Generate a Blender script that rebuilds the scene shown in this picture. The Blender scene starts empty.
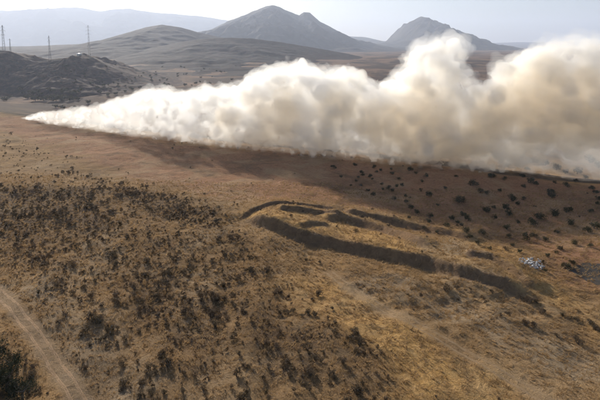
import bpy, bmesh, math, random
import numpy as np
from mathutils import Vector

R = math.radians
random.seed(7)
RNG = np.random.default_rng(11)
SC = bpy.context.scene
COL = SC.collection

# ------------------------------------------------------------------ camera
CAM_H = 55.0
PITCH = R(6.0)
FPX = 428.0                       # focal length in pixels of a 600 px wide picture
CY = 45.0 + FPX * math.tan(PITCH) # row of the optical axis: uprights stay upright, so the lens is shifted down
cam_data = bpy.data.cameras.new('camera')
cam = bpy.data.objects.new('camera', cam_data)
COL.objects.link(cam)
cam.location = (0, 0, CAM_H)
cam.rotation_euler = (R(90) - PITCH, 0, 0)
cam_data.sensor_width = 36.0
cam_data.lens = FPX / 600.0 * 36.0
cam_data.shift_y = -(200.0 - CY) / 600.0
cam_data.clip_start = 0.5
cam_data.clip_end = 60000.0
SC.camera = cam

# ------------------------------------------------------------------ sky, sun, exposure
SUN_EL = R(20.0)
SUN_AZ = R(-28.0)                 # from +Y towards +X: the sun stands ahead and to the left
world = bpy.data.worlds.new('World')
SC.world = world
world.use_nodes = True
wn, wl = world.node_tree.nodes, world.node_tree.links
wn.clear()
w_out = wn.new('ShaderNodeOutputWorld')
w_bg = wn.new('ShaderNodeBackground')
w_sky = wn.new('ShaderNodeTexSky')
w_sky.sky_type = 'NISHITA'
w_sky.sun_disc = False
w_sky.sun_elevation = SUN_EL
w_sky.sun_rotation = SUN_AZ
w_sky.altitude = 300.0
w_sky.air_density = 1.0
w_sky.dust_density = 1.5
w_sky.ozone_density = 1.5
w_bg.inputs['Strength'].default_value = 0.06
wl.new(w_sky.outputs[0], w_bg.inputs['Color'])
wl.new(w_bg.outputs[0], w_out.inputs['Surface'])

sun_data = bpy.data.lights.new('sun', 'SUN')
sun_data.energy = 4.5
sun_data.angle = R(0.53)
sun_data.color = (1.0, 0.92, 0.79)
sun = bpy.data.objects.new('sun', sun_data)
COL.objects.link(sun)
to_sun = Vector((math.sin(SUN_AZ) * math.cos(SUN_EL), math.cos(SUN_AZ) * math.cos(SUN_EL), math.sin(SUN_EL)))
sun.rotation_euler = to_sun.to_track_quat('Z', 'Y').to_euler()
sun.location = (-200, 300, 400)

SC.view_settings.view_transform = 'Standard'
SC.view_settings.look = 'None'
SC.view_settings.exposure = 0.85
SC.view_settings.gamma = 1.0
SC.view_settings.use_curve_mapping = False
SC.cycles.max_bounces = 48
SC.cycles.diffuse_bounces = 2
SC.cycles.glossy_bounces = 2
SC.cycles.transparent_max_bounces = 48
SC.cycles.volume_bounces = 40
SC.cycles.volume_max_steps = 256
SC.cycles.use_adaptive_sampling = True
SC.cycles.adaptive_threshold = 0.05
SC.cycles.adaptive_min_samples = 16
SC.cycles.use_denoising = True


# ------------------------------------------------------------------ numpy noise
def _hash(ix, iy, seed):
    h = (ix.astype(np.int64) * 374761393 + iy.astype(np.int64) * 668265263 + seed * 1442695041) & 0xFFFFFFFF
    h = ((h ^ (h >> 13)) * 1274126177) & 0xFFFFFFFF
    h = h ^ (h >> 16)
    return (h & 0xFFFFFF) / float(0xFFFFFF)


def perlin(x, y, seed=0):
    x, y = np.asarray(x, float), np.asarray(y, float)
    ix, iy = np.floor(x), np.floor(y)
    fx, fy = x - ix, y - iy
    ux, uy = fx * fx * fx * (fx * (fx * 6 - 15) + 10), fy * fy * fy * (fy * (fy * 6 - 15) + 10)

    def g(dx, dy):
        a = _hash(ix + dx, iy + dy, seed) * 2 * math.pi
        return np.cos(a) * (fx - dx) + np.sin(a) * (fy - dy)
    n0 = g(0, 0) * (1 - ux) + g(1, 0) * ux
    n1 = g(0, 1) * (1 - ux) + g(1, 1) * ux
    return (n0 * (1 - uy) + n1 * uy) * 1.5


def fbm(x, y, octaves=4, seed=0, gain=0.5):
    s, a, f = 0.0, 1.0, 1.0
    for k in range(octaves):
        s = s + a * perlin(np.asarray(x) * f + 17.3 * k, np.asarray(y) * f - 9.1 * k, seed + k)
        a *= gain
        f *= 2.03
    return s


def ridged(x, y, octaves=5, seed=0):
    s, a, f = 0.0, 0.5, 1.0
    for k in range(octaves):
        n = 1.0 - np.abs(perlin(np.asarray(x) * f + 7.7 * k, np.asarray(y) * f + 3.1 * k, seed + k))
        s = s + a * n * n
        a *= 0.5
        f *= 2.07
    return s


def sstep(a, b, x):
    t = np.clip((np.asarray(x, float) - a) / (b - a), 0, 1)
    return t * t * (3 - 2 * t)


# ------------------------------------------------------------------ pixel helpers (600 x 400 photograph)
CP, SP = math.cos(PITCH), math.sin(PITCH)


def ray(u, v):
    a, b = (u - 300.0) / FPX, (CY - v) / FPX
    return np.array((a, CP + b * SP, -SP + b * CP))


def at_depth(u, v, y):
    d = ray(u, v)
    t = y / d[1]
    return Vector((d[0] * t, y, CAM_H + d[2] * t))


# ------------------------------------------------------------------ scene helpers
def tag(o, label=None, cat=None, group=None, kind=None):
    if label: o['label'] = label
    if cat: o['category'] = cat
    if group: o['group'] = group
    if kind: o['kind'] = kind
    return o


def mesh_np(name, verts, faces, smooth=False):
    """verts (n,3); faces (m,k) all of one size k."""
    verts, faces = np.asarray(verts, np.float32), np.asarray(faces, np.int32)
    me = bpy.data.meshes.new(name)
    me.vertices.add(len(verts))
    me.vertices.foreach_set('co', verts.ravel())
    m, k = faces.shape
    me.loops.add(m * k)
    me.loops.foreach_set('vertex_index', faces.ravel())
    me.polygons.add(m)
    me.polygons.foreach_set('loop_start', np.arange(0, m * k, k, dtype=np.int32))
    me.polygons.foreach_set('loop_total', np.full(m, k, np.int32))
    if smooth:
        me.polygons.foreach_set('use_smooth', np.ones(m, bool))
    me.update(calc_edges=True)
    me.validate()
    return me


def link(name, me, mat=None, parent=None):
    o = bpy.data.objects.new(name, me)
    COL.objects.link(o)
    if mat is not None and len(me.materials) == 0:
        me.materials.append(mat)
    if parent is not None:
        o.parent = parent
    return o


def grid_faces(nx, ny):
    i = np.arange((ny - 1) * (nx - 1))
    r, c = i // (nx - 1), i % (nx - 1)
    a = r * nx + c
    return np.stack([a, a + 1, a + nx + 1, a + nx], 1)


class Mat:
    """Small helper round a node material."""
    def __init__(self, name):
        self.m = bpy.data.materials.new(name)
        self.m.use_nodes = True
        self.t = self.m.node_tree
        self.t.nodes.clear()
        self.out = self.n('ShaderNodeOutputMaterial')

    def n(self, typ, **kw):
        nd = self.t.nodes.new(typ)
        for k, v in kw.items():
            if k.startswith('i_'):
                key = k[2:]
                key = int(key) if key.isdigit() else key.replace('_', ' ')
                s = nd.inputs[key]
                if isinstance(v, bpy.types.NodeSocket):
                    self.t.links.new(v, s)
                else:
                    s.default_value = v
            else:
                setattr(nd, k, v)
        return nd

    def noise(self, vec, scale, detail=4.0, rough=0.55, dist=0.0):
        nd = self.n('ShaderNodeTexNoise', i_Scale=scale, i_Detail=detail, i_Roughness=rough, i_Distortion=dist)
        if vec is not None:
            self.t.links.new(vec, nd.inputs['Vector'])
        return nd.outputs[0]

    def ramp(self, fac, lo, hi, a=0.0, b=1.0):
        return self.n('ShaderNodeMapRange', clamp=True, i_0=fac, i_1=lo, i_2=hi, i_3=a, i_4=b).outputs[0]

    def math(self, op, a, b=0.0):
        return self.n('ShaderNodeMath', operation=op, i_0=a, i_1=b).outputs[0]

    def mix(self, fac, a, b, blend='MIX'):
        nd = self.n('ShaderNodeMix', data_type='RGBA', blend_type=blend, clamp_factor=True)
        for idx, v in ((0, fac), (6, a), (7, b)):
            s = nd.inputs[idx]
            if isinstance(v, bpy.types.NodeSocket):
                self.t.links.new(v, s)
            elif idx == 0:
                s.default_value = v
            else:
                s.default_value = (*v, 1.0) if len(v) == 3 else v
        return nd.outputs[2]

    def attr(self, name):
        return self.n('ShaderNodeAttribute', attribute_name=name).outputs['Fac']

    def pos(self):
        return self.n('ShaderNodeNewGeometry').outputs['Position']

    def surf(self, color, rough=0.95, normal=None, spec=0.1):
        b = self.n('ShaderNodeBsdfPrincipled', i_Roughness=rough)
        b.inputs['Specular IOR Level'].default_value = spec
        if isinstance(color, bpy.types.NodeSocket):
            self.t.links.new(color, b.inputs['Base Color'])
        else:
            b.inputs['Base Color'].default_value = (*color, 1.0)
        if normal is not None:
            self.t.links.new(normal, b.inputs['Normal'])
        self.t.links.new(b.outputs[0], self.out.inputs['Surface'])
        return b

    def bump(self, h, strength, dist):
        return self.n('ShaderNodeBump', i_Strength=strength, i_Distance=dist, i_Height=h).outputs[0]


# ------------------------------------------------------------------ the lie of the land
FIRE_A, FIRE_B = np.array((-283.0, 400.0)), np.array((144.0, 200.0))     # the burning edge, left to right
FIRE_T = (FIRE_B - FIRE_A) / np.linalg.norm(FIRE_B - FIRE_A)
FIRE_N = np.array((-FIRE_T[1], FIRE_T[0]))                               # away from the camera


def base_height(x, y):
    x, y = np.asarray(x, float), np.asarray(y, float)
    near = 3.6 - 0.033 * np.clip(x, -900, 700) - 0.0594 * np.clip(y, -400, 480)
    s = (x - FIRE_A[0]) * FIRE_N[0] + (y - FIRE_A[1]) * FIRE_N[1]
    drop = np.clip(s, 0, None)
    near = near - 0.19 * drop * sstep(0, 50, drop) + 0.8 * np.exp(-(s / 22.0) ** 2)
    far = -46 + 36 * sstep(1000, 2200, y) + 4 * fbm(x / 420, y / 420, 3, 41)
    k = sstep(150, 420, s)
    z = near * (1 - k) + far * k
    fade = 1 - sstep(2500, 6000, np.hypot(x, y))
    z = z + (1.6 * fbm(x / 75, y / 75, 3, 3) * sstep(30, 110, y)) * fade
    return z


def to_ground(u, v, hf=base_height):
    """Where the photograph's pixel meets the land."""
    d = ray(u, v)
    t = np.linspace(20, 2500, 12000)
    x, y, z = d[0] * t, d[1] * t, CAM_H + d[2] * t
    below = np.nonzero(z < hf(x, y))[0]
    i = below[0] if len(below) else -1
    return np.array((x[i], y[i]))


def line_px(pts):
    return np.array([to_ground(u, v) for u, v in pts])


def seg_dist(P, line, reach=70.0):
    """Distance to a polyline, its signed side (+ = beyond, away from the camera) and the position along it 0..1."""
    lo, hi = line.min(0) - reach, line.max(0) + reach
    m = np.nonzero(((P >= lo) & (P <= hi)).all(1))[0]
    D, S, A = np.full(len(P), 1e6), np.ones(len(P)), np.zeros(len(P))
    if len(m):
        D[m], S[m], A[m] = _seg_dist(P[m], line)
    return D, S, A


def _seg_dist(P, line):
    best = np.full(len(P), 1e9); side = np.zeros(len(P)); along = np.zeros(len(P))
    L = np.linalg.norm(np.diff(line, axis=0), axis=1); cum = np.concatenate([[0], np.cumsum(L)])
    for i in range(len(line) - 1):
        a, b = line[i], line[i + 1]
        ab = b - a
        t = np.clip(((P - a) @ ab) / (ab @ ab), 0, 1)
        q = a + t[:, None] * ab
        d = np.linalg.norm(P - q, axis=1)
        sg = np.sign(ab[0] * (P[:, 1] - a[1]) - ab[1] * (P[:, 0] - a[0]))
        m = d < best
        best[m] = d[m]; side[m] = sg[m]; along[m] = (cum[i] + t[m] * L[i]) / cum[-1]
    return best, side, along


# top edges of the old earthworks: (pixels, height, front width, back width)
SCARPS = [
    ([(240, 219), (256, 222), (274, 228), (300, 238), (330, 246), (362, 252), (395, 259), (430, 266), (470, 276), (505, 285), (528, 294), (545, 303)], 3.3, 2.8, 26.0),
    ([(322, 223), (340, 219), (362, 224), (385, 231), (405, 239), (424, 250), (436, 256)], 2.2, 3.0, 8.0),
    ([(238, 220), (250, 212), (275, 207.5), (300, 206.5), (322, 208), (345, 213)], 1.3, 1.3, 14.0),
    ([(276, 215), (300, 213.5), (325, 215.5), (345, 219)], 1.6, 1.8, 9.0),
    ([(340, 213), (370, 218), (400, 224), (430, 230), (460, 236), (478, 243)], 2.0, 2.4, 13.0),
    ([(462, 258), (492, 264), (515, 275), (540, 292)], 1.8, 2.4, 9.0),
    ([(298, 236), (310, 231), (330, 232)], 1.2, 2.0, 5.0),
]
SCARPS = [(line_px(p), h, fw, bw) for p, h, fw, bw in SCARPS]
ROUGH_C = to_ground(455, 300)          # hummocky spoil below the long bank
TRACK_A = line_px([(-30, 268), (0, 292), (22, 318), (44, 347), (64, 375), (84, 404), (100, 430)])
TRACK_B = line_px([(330, 272), (352, 290), (385, 308), (420, 326), (455, 346), (500, 372), (550, 402), (590, 425)])
TRACK_C = line_px([(372, 274), (410, 287), (450, 302), (500, 323), (550, 348), (600, 372), (640, 392)])


def land_height(x, y):
    shp = np.shape(x)
    x, y = np.asarray(x, float).ravel(), np.asarray(y, float).ravel()
    z = base_height(x, y)
    near = np.nonzero((np.abs(x) < 320) & (y > 10) & (y < 460))[0]
    if len(near):
        P = np.stack([x[near], y[near]], 1)
        zz = np.zeros(len(near))
        wob = fbm(P[:, 0] / 7, P[:, 1] / 7, 4, 51, 0.6)
        for line, h, fw, bw in SCARPS:
            d, sd, al = seg_dist(P, line)
            endf = sstep(0, 0.10, al) * (1 - 0.2 * sstep(0.45, 0.8, al)) * (1 - sstep(0.85, 1.0, al))
            sdist = sd * d + wob * 0.55 * min(1.0, fw / 3)
            front = 1 - sstep(0, fw, -sdist)
            back = 1 - sstep(0, bw, sdist)
            hh = h * (0.95 + 0.12 * perlin(al * 7, al * 0 + h, 5))
            zz += hh * endf * np.where(sdist < 0, front, back) * (1 - sstep(bw, bw * 1.3, d))
        dr = np.hypot((P[:, 0] - ROUGH_C[0]) / 34, (P[:, 1] - ROUGH_C[1]) / 12)
        zz += np.exp(-dr ** 2) * 1.9 * (ridged(P[:, 0] / 14, P[:, 1] / 9, 4, 77) - 0.78)
        zz += 0.22 * fbm(P[:, 0] / 6.0, P[:, 1] / 6.0, 4, 13) + 0.5 * fbm(P[:, 0] / 22, P[:, 1] / 22, 3, 14)
        # furrows running down the scrub slope
        g = sstep(40, -10, P[:, 0]) * sstep(160, 110, P[:, 1])
        zz += g * 0.7 * perlin(P[:, 0] / 7.0 + 0.6 * perlin(P[:, 0] / 30, P[:, 1] / 30, 8), P[:, 1] / 40, 19)
        for tr in (TRACK_A, TRACK_B, TRACK_C):
            d, sd, al = seg_dist(P, tr)
            zz -= 0.25 * (1 - sstep(1.2, 3.4, d))
        z[near] += zz * sstep(460, 400, P[:, 1])
    return z.reshape(shp)


def grow(start, step, ratio, end):
    out, s = [start], step
    while out[-1] < end:
        s *= ratio
        out.append(out[-1] + s)
    return np.array(out[1:])


_u = np.arange(-190, 190.01, 0.75)
GX = np.concatenate([-grow(190, 0.75, 1.065, 24000)[::-1], _u, grow(190, 0.75, 1.065, 24000)])
_v = np.arange(30, 262.01, 0.75)
GY = np.concatenate([(30 - (grow(0, 0.75, 1.09, 1500)))[::-1], _v, grow(262, 0.75, 1.045, 26000)])
XX, YY = np.meshgrid(GX, GY)
ZZ = land_height(XX, YY)


def ground_z(x, y):
    """Height of the built ground sheet (bilinear)."""
    x, y = np.asarray(x, float), np.asarray(y, float)
    i = np.clip(np.searchsorted(GX, x) - 1, 0, len(GX) - 2)
    j = np.clip(np.searchsorted(GY, y) - 1, 0, len(GY) - 2)
    fx = np.clip((x - GX[i]) / (GX[i + 1] - GX[i]), 0, 1)
    fy = np.clip((y - GY[j]) / (GY[j + 1] - GY[j]), 0, 1)
    return (ZZ[j, i] * (1 - fx) * (1 - fy) + ZZ[j, i + 1] * fx * (1 - fy) + ZZ[j + 1, i] * (1 - fx) * fy + ZZ[j + 1, i + 1] * fx * fy)


def spot(u, v):
    p = to_ground(u, v, ground_z)
    return np.array((p[0], p[1], float(ground_z(p[0], p[1]))))


def poly_px(pts):
    return np.array([to_ground(u, v) for u, v in pts])


def in_poly(P, poly, soft, seed=0, wob=0.0, wl=10.0):
    """Soft mask of a ground polygon, its edge ragged by noise (metres)."""
    reach = soft + 2 * wob + 1
    m = np.nonzero(((P >= poly.min(0) - reach) & (P <= poly.max(0) + reach)).all(1))[0]
    out = np.zeros(len(P))
    if len(m) == 0:
        return out
    P = P[m]
    x, y = P[:, 0], P[:, 1]
    ins = np.zeros(len(P), bool)
    n = len(poly)
    for i in range(n):
        x0, y0 = poly[i]; x1, y1 = poly[(i + 1) % n]
        c = ((y0 > y) != (y1 > y))
        with np.errstate(divide='ignore', invalid='ignore'):
            ins ^= c & (x < (x1 - x0) * (y - y0) / (y1 - y0 + 1e-12) + x0)
    d, _, _ = seg_dist(P, np.vstack([poly, poly[:1]]))
    sd = np.where(ins, d, -d)
    if wob:
        sd = sd + wob * fbm(x / wl, y / wl, 4, seed)
    out[m] = sstep(-soft, soft, sd)
    return out


SCRUB = poly_px([(-60, 190), (60, 186), (120, 188), (165, 196), (215, 214), (248, 240), (262, 262), (285, 290), (325, 318), (372, 350), (395, 380), (392, 420),
                 (160, 430), (120, 380), (60, 310), (20, 268), (-60, 250)])
THICK = [poly_px(p) for p in (
    [(-40, 188), (40, 186), (92, 190), (108, 230), (100, 258), (60, 232), (-40, 236)],
    [(225, 290), (275, 312), (325, 330), (362, 352), (350, 372), (300, 372), (260, 345), (230, 315)],
    [(120, 262), (180, 266), (215, 285), (235, 315), (228, 345), (180, 330), (140, 300)],
    [(85, 184), (150, 188), (205, 205), (238, 232), (225, 240), (180, 220), (130, 205)],
)]
BARE = [poly_px(p) for p in (
    [(345, 272), (395, 276), (470, 302), (560, 338), (640, 372), (640, 400), (540, 362), (440, 322), (360, 292)],
    [(420, 240), (462, 243), (488, 254), (480, 268), (440, 262), (405, 252)],
    [(10, 285), (40, 280), (75, 300), (120, 350), (160, 400), (110, 420), (60, 345)],
)]
GOLD = [poly_px(p) for p in (
    [(270, 275), (345, 285), (430, 335), (520, 395), (520, 420), (400, 420), (380, 360), (320, 320), (270, 290)],
    [(455, 235), (500, 248), (545, 275), (610, 320), (610, 345), (550, 310), (500, 275), (462, 250)],
    [(245, 215), (330, 214), (420, 244), (500, 280), (440, 268), (330, 246), (270, 228)],
)]
FIRE_SLOPE = poly_px([(-40, 114), (22, 118), (110, 134), (240, 150), (360, 162), (470, 172), (640, 190), (700, 230), (700, 300), (600, 292), (500, 240), (420, 220),
                      (330, 204), (240, 200), (150, 182), (90, 160), (30, 138), (-40, 122)])
DARK_FIELD = poly_px([(562, 268), (582, 262), (640, 268), (640, 300), (600, 286)])


def build_ground():
    nx, ny = len(GX), len(GY)
    P3 = np.stack([XX.ravel(), YY.ravel(), ZZ.ravel()], 1)
    me = mesh_np('ground', P3, grid_faces(nx, ny), smooth=True)
    P = P3[:, :2]
    near = (np.abs(P[:, 0]) < 500) & (P[:, 1] > -40) & (P[:, 1] < 700)
    Q = P[near]

    def attr(name, fn):
        v = np.zeros(len(P), np.float32)
        v[near] = fn(Q)
        a = me.attributes.new(name, 'FLOAT', 'POINT')
        a.data.foreach_set('value', v)
    attr('scrub', lambda q: np.clip(0.42 * in_poly(q, SCRUB, 6, 61, 5) + 0.58 * np.max([in_poly(q, t, 5, 62, 6) for t in THICK], axis=0), 0, 1))
    attr('bare', lambda q: np.max([in_poly(q, t, 3, 63, 4) for t in BARE], axis=0))
    attr('gold', lambda q: np.max([in_poly(q, t, 4, 64, 4) for t in GOLD], axis=0))
    attr('redslope', lambda q: in_poly(q, FIRE_SLOPE, 10, 65, 8, 22))

    def burn(q):
        s = (q - FIRE_A) @ FIRE_N + 3.0 * fbm(q[:, 0] / 14, q[:, 1] / 14, 4, 66)
        return sstep(0.0, 4.0, s) * (1 - sstep(140, 200, s))
    attr('burn', burn)

    def track(q):
        o = np.zeros(len(q))
        for tr, w in ((TRACK_A, 0.7), (TRACK_B, 0.25), (TRACK_C, 0.2)):
            d, _, _ = seg_dist(q, tr)
            o = np.maximum(o, w * (1 - sstep(1.1, 2.3, d + 0.8 * fbm(q[:, 0] / 4, q[:, 1] / 4, 3, 67))))
        return o
    attr('track', track)

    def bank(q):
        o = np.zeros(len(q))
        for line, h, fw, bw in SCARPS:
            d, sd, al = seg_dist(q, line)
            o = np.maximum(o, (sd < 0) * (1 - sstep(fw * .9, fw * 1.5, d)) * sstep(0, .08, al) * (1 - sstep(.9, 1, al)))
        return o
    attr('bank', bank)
    return me


def ground_material():
    M = Mat('dry_hillside')
    pos = M.pos()
    n_big = M.noise(pos, 0.012, 3, 0.55)
    n_mid = M.noise(pos, 0.07, 4, 0.6, 0.6)
    n_sm = M.noise(pos, 0.55, 4, 0.65, 1.0)
    n_fine = M.noise(pos, 3.2, 3, 0.7, 1.5)
    tan = M.mix(M.ramp(n_mid, 0.35, 0.68), (0.245, 0.146, 0.066), (0.375, 0.238, 0.115))
    tan = M.mix(M.ramp(n_big, 0.45, 0.65, 0, 0.5), tan, (0.29, 0.175, 0.080))
    gold = M.mix(M.ramp(n_sm, 0.35, 0.7), (0.43, 0.248, 0.085), (0.55, 0.350, 0.148))
    col = M.mix(M.math('MULTIPLY', M.attr('gold'), 0.85), tan, gold)
    red = M.mix(M.ramp(n_sm, 0.35, 0.65), (0.25, 0.125, 0.072), (0.39, 0.212, 0.125))
    col = M.mix(M.math('MULTIPLY', M.attr('redslope'), 0.8), col, red)
    bare = M.mix(M.ramp(n_sm, 0.3, 0.7), (0.25, 0.185, 0.12), (0.38, 0.29, 0.19))
    col = M.mix(M.math('MULTIPLY', M.attr('bare'), M.ramp(n_mid, 0.3, 0.6, 0.35, 0.9)), col, bare)
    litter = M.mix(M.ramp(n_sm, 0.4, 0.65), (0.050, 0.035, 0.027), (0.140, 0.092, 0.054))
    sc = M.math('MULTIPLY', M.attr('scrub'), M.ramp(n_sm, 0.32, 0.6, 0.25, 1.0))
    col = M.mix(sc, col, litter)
    pale = M.math('MULTIPLY', M.ramp(M.noise(pos, 0.032, 4, 0.62, 0.8), 0.50, 0.63), 0.55)
    col = M.mix(pale, col, (0.39, 0.275, 0.160))
    brown = M.math('MULTIPLY', M.ramp(M.noise(pos, 0.055, 4, 0.65, 0.5), 0.54, 0.64), 0.5)
    col = M.mix(brown, col, (0.150, 0.098, 0.056))
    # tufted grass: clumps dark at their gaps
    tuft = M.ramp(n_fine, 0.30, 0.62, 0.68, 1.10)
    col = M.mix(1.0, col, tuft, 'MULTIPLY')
    weed = M.math('MULTIPLY', M.ramp(M.noise(pos, 0.42, 4, 0.75), 0.56, 0.66), 0.42)
    col = M.mix(weed, col, (0.125, 0.080, 0.044))
    dirt = M.mix(M.ramp(n_fine, 0.3, 0.7), (0.23, 0.165, 0.11), (0.33, 0.25, 0.17))
    col = M.mix(M.math('MULTIPLY', M.attr('track'), 0.75), col, dirt)
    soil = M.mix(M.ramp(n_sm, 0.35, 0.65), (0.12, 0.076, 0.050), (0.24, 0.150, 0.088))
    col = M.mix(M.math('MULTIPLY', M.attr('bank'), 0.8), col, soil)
    char = M.mix(M.ramp(n_sm, 0.35, 0.7), (0.022, 0.019, 0.017), (0.075, 0.058, 0.045))
    col = M.mix(M.math('MULTIPLY', M.attr('burn'), M.ramp(n_mid, 0.25, 0.6, 0.5, 1.0)), col, char)
    # far valley floor: dry fields and scrub
    far = M.ramp(M.n('ShaderNodeSeparateXYZ', i_0=pos).outputs[1], 480, 700)
    nf = M.noise(pos, 0.006, 7, 0.62, 0.4)
    farc = M.mix(M.ramp(nf, 0.44, 0.56), (0.075, 0.050, 0.038), (0.21, 0.13, 0.085))
    col = M.mix(far, col, farc)
    h = M.math('ADD', M.math('MULTIPLY', n_sm, 0.8), M.math('MULTIPLY', n_fine, 0.35))
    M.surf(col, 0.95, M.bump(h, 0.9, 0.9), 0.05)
    return M.m


ground = link('ground', build_ground(), ground_material())
tag(ground, 'dry golden grass hillside running down to the burning edge and the valley', kind='structure')


# ------------------------------------------------------------------ hills and mountains
def hill_material(name, dark, mid, light, scale, speck=0.0):
    M = Mat(name)
    pos = M.pos()
    n1 = M.noise(pos, scale, 7, 0.62, 0.5)
    n2 = M.noise(pos, scale * 6, 6, 0.65, 0.3)
    c = M.mix(M.ramp(n1, 0.40, 0.60), dark, mid)
    c = M.mix(M.ramp(n2, 0.47, 0.68, 0, 0.8), c, light)
    if speck:
        v = M.noise(pos, speck, 3, 0.6)
        c = M.mix(M.ramp(v, 0.54, 0.62, 0, 0.75), c, (0.045, 0.040, 0.034))
    M.surf(c, 0.95, M.bump(n2, 0.6, 6.0), 0.05)
    return M.m


def make_hill(name, label, ridge_px, D, front, back, base, mat, seed, ero=0.35, nx=220, ny=120, power=1.25, wander=0.0):
    rx, rz = [], []
    for u, v in ridge_px:
        p = at_depth(u, v, D)
        rx.append(p.x); rz.append(p.z)
    rx, rz = np.array(rx), np.array(rz)
    x = np.linspace(rx[0], rx[-1], nx)
    t = np.concatenate([np.linspace(-1, 0, int(ny * 0.7)), np.linspace(0, 1, int(ny * 0.3) + 1)[1:]])
    X, T = np.meshgrid(x, t)
    zr = np.interp(X, rx, rz)
    w = rx[-1] - rx[0]
    ridge_y = D + wander * perlin(X / w * 5, X * 0, seed + 3)
    Y = ridge_y + np.where(T < 0, T * front, T * back)
    prof = np.clip(1 - np.abs(T), 0, 1) ** power
    h = np.maximum(zr - base, 0)
    L = max(front, 0.15 * w) * 0.55
    e = ridged(X / L + 0.35 * fbm(X / L, Y / L, 3, seed + 9), Y / L, 6, seed) - 0.55
    small = fbm(X / (L * 0.12), Y / (L * 0.12), 4, seed + 5)
    mask = sstep(0.0, 0.25, np.abs(T)) * sstep(1.0, 0.6, np.abs(T))
    Z = base + h * prof + h * ero * mask * e * 1.4 + h * (0.05 if D > 5000 else 0.022) * small * (0.4 + mask)
    Z = Z - 12 * sstep(0.85, 1.0, np.abs(T))
    edge = np.minimum(np.arange(nx), np.arange(nx)[::-1]) / (nx * 0.06)
    Z = base - 15 + (Z - base + 15) * sstep(0, 1, edge)[None, :]
    me = mesh_np(name, np.stack([X.ravel(), Y.ravel(), Z.ravel()], 1), grid_faces(nx, len(t)), smooth=True)
    o = link(name, me, mat)
    tag(o, label, kind='structure')
    hills.append((x, Y, Z))
    return o


hills = []
m_near = hill_material('scrub_hill_soil', (0.046, 0.033, 0.033), (0.095, 0.061, 0.050), (0.20, 0.125, 0.088), 0.012, 0.07)
m_mid = hill_material('brown_hill_soil', (0.017, 0.011, 0.012), (0.034, 0.020, 0.019), (0.062, 0.036, 0.029), 0.004, 0.035)
m_far = hill_material('mountain_rock', (0.035, 0.032, 0.033), (0.060, 0.052, 0.048), (0.10, 0.082, 0.072), 0.0016)
make_hill('hill', 'dark scrubby hill carrying the lattice towers above the valley',
          [(-140, 62), (-90, 48), (-50, 44), (-20, 47), (0, 49.5), (13, 51), (24, 57), (40, 60), (55, 58.5), (68, 55), (80, 53), (92, 57), (108, 64), (128, 72), (150, 79), (175, 84), (205, 88)],
          1120, 250, 400, -47, m_near, 21, 0.36, 260, 150, 1.0, 60)
make_hill('hill', 'long dark brown ridge running down to the right behind the smoke',
          [(60, 75), (100, 60), (150, 48), (185, 41), (205, 38.5), (228, 37.5), (252, 38.5), (280, 42), (310, 47), (345, 53), (375, 60), (402, 67), (440, 77), (490, 86), (540, 90)],
          2350, 1150, 900, -40, m_mid, 31, 0.17, 260, 150, 2.3, 120)
make_hill('hill', 'broad domed brown hill behind the lattice towers',
          [(-120, 52), (-60, 47), (0, 46.5), (36, 46), (60, 45), (85, 44), (105, 40), (125, 33), (145, 27), (162, 24.5), (182, 27.5), (205, 34), (235, 40), (280, 50), (330, 56)],
          3300, 1500, 1500, -30, m_mid, 41, 0.15, 260, 140, 1.4, 150)
make_hill('mountain', 'pointed hazy blue mountain with a second small summit on its shoulder',
          [(120, 52), (170, 44), (200, 35), (220, 25), (238, 17), (256, 10), (266, 6.5), (272, 5), (280, 7), (292, 13), (299, 15.5), (304, 12), (310, 13), (320, 21), (338, 31), (352, 38),
           (375, 45), (420, 53), (470, 58)], 6200, 2400, 2500, -30, m_far, 51, 0.45, 300, 160, 1.2, 200)
make_hill('mountain', 'steep rounded hazy mountain standing just behind the tallest smoke',
          [(330, 50), (365, 44), (385, 42), (396, 37), (404, 27), (409, 22), (414, 20), (421, 16), (427, 17.5), (431, 21), (437, 22), (441, 26), (448, 36), (456, 39), (475, 43), (500, 50), (540, 55), (600, 58)],
          7800, 2600, 2500, -30, m_far, 61, 0.45, 260, 150, 1.2, 200)
make_hill('mountain', 'low pale hazy ridge between the two mountain summits',
          [(240, 50), (290, 40), (325, 34), (345, 36), (365, 37), (382, 41), (420, 44), (470, 48), (540, 52)], 10000, 2600, 2500, -30, m_far, 71, 0.4, 200, 100, 1.2, 200)
make_hill('mountain_range', 'faint pale mountain range on the far horizon',
          [(-200, 25), (-120, 14), (-60, 12), (0, 10.5), (35, 8.5), (60, 7.5), (76, 6.5), (100, 11), (128, 8.5), (150, 12), (175, 14), (200, 16), (230, 21), (262, 30), (320, 40), (400, 46), (460, 44), (520, 42),
           (580, 43), (650, 41), (760, 42)], 15000, 4000, 4000, -20, m_far, 81, 0.4, 300, 110, 1.2, 300)


def hill_z(x, y, which=0):
    """Height of hill number `which` at (x, y), or -inf outside."""
    xs, Y, Z = hills[which]
    i = int(np.clip(np.searchsorted(xs, x) - 1, 0, len(xs) - 2))
    f = (x - xs[i]) / (xs[i + 1] - xs[i])
    ya, yb = Y[:, i], Y[:, i + 1]
    if f < 0 or f > 1 or y < ya[0] or y > ya[-1]:
        return -1e9
    return float(np.interp(y, ya, Z[:, i]) * (1 - f) + np.interp(y, yb, Z[:, i + 1]) * f)


def far_spot(u, v):
    """Ray against ground and the tower hill."""
    d = ray(u, v)
    for t in np.arange(300, 3500, 4.0):
        x, y, z = d[0] * t, d[1] * t, CAM_H + d[2] * t
        g = max(float(ground_z(x, y)), hill_z(x, y, 0))
        if z <= g:
            return np.array((x, y, g))
    return None


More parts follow.
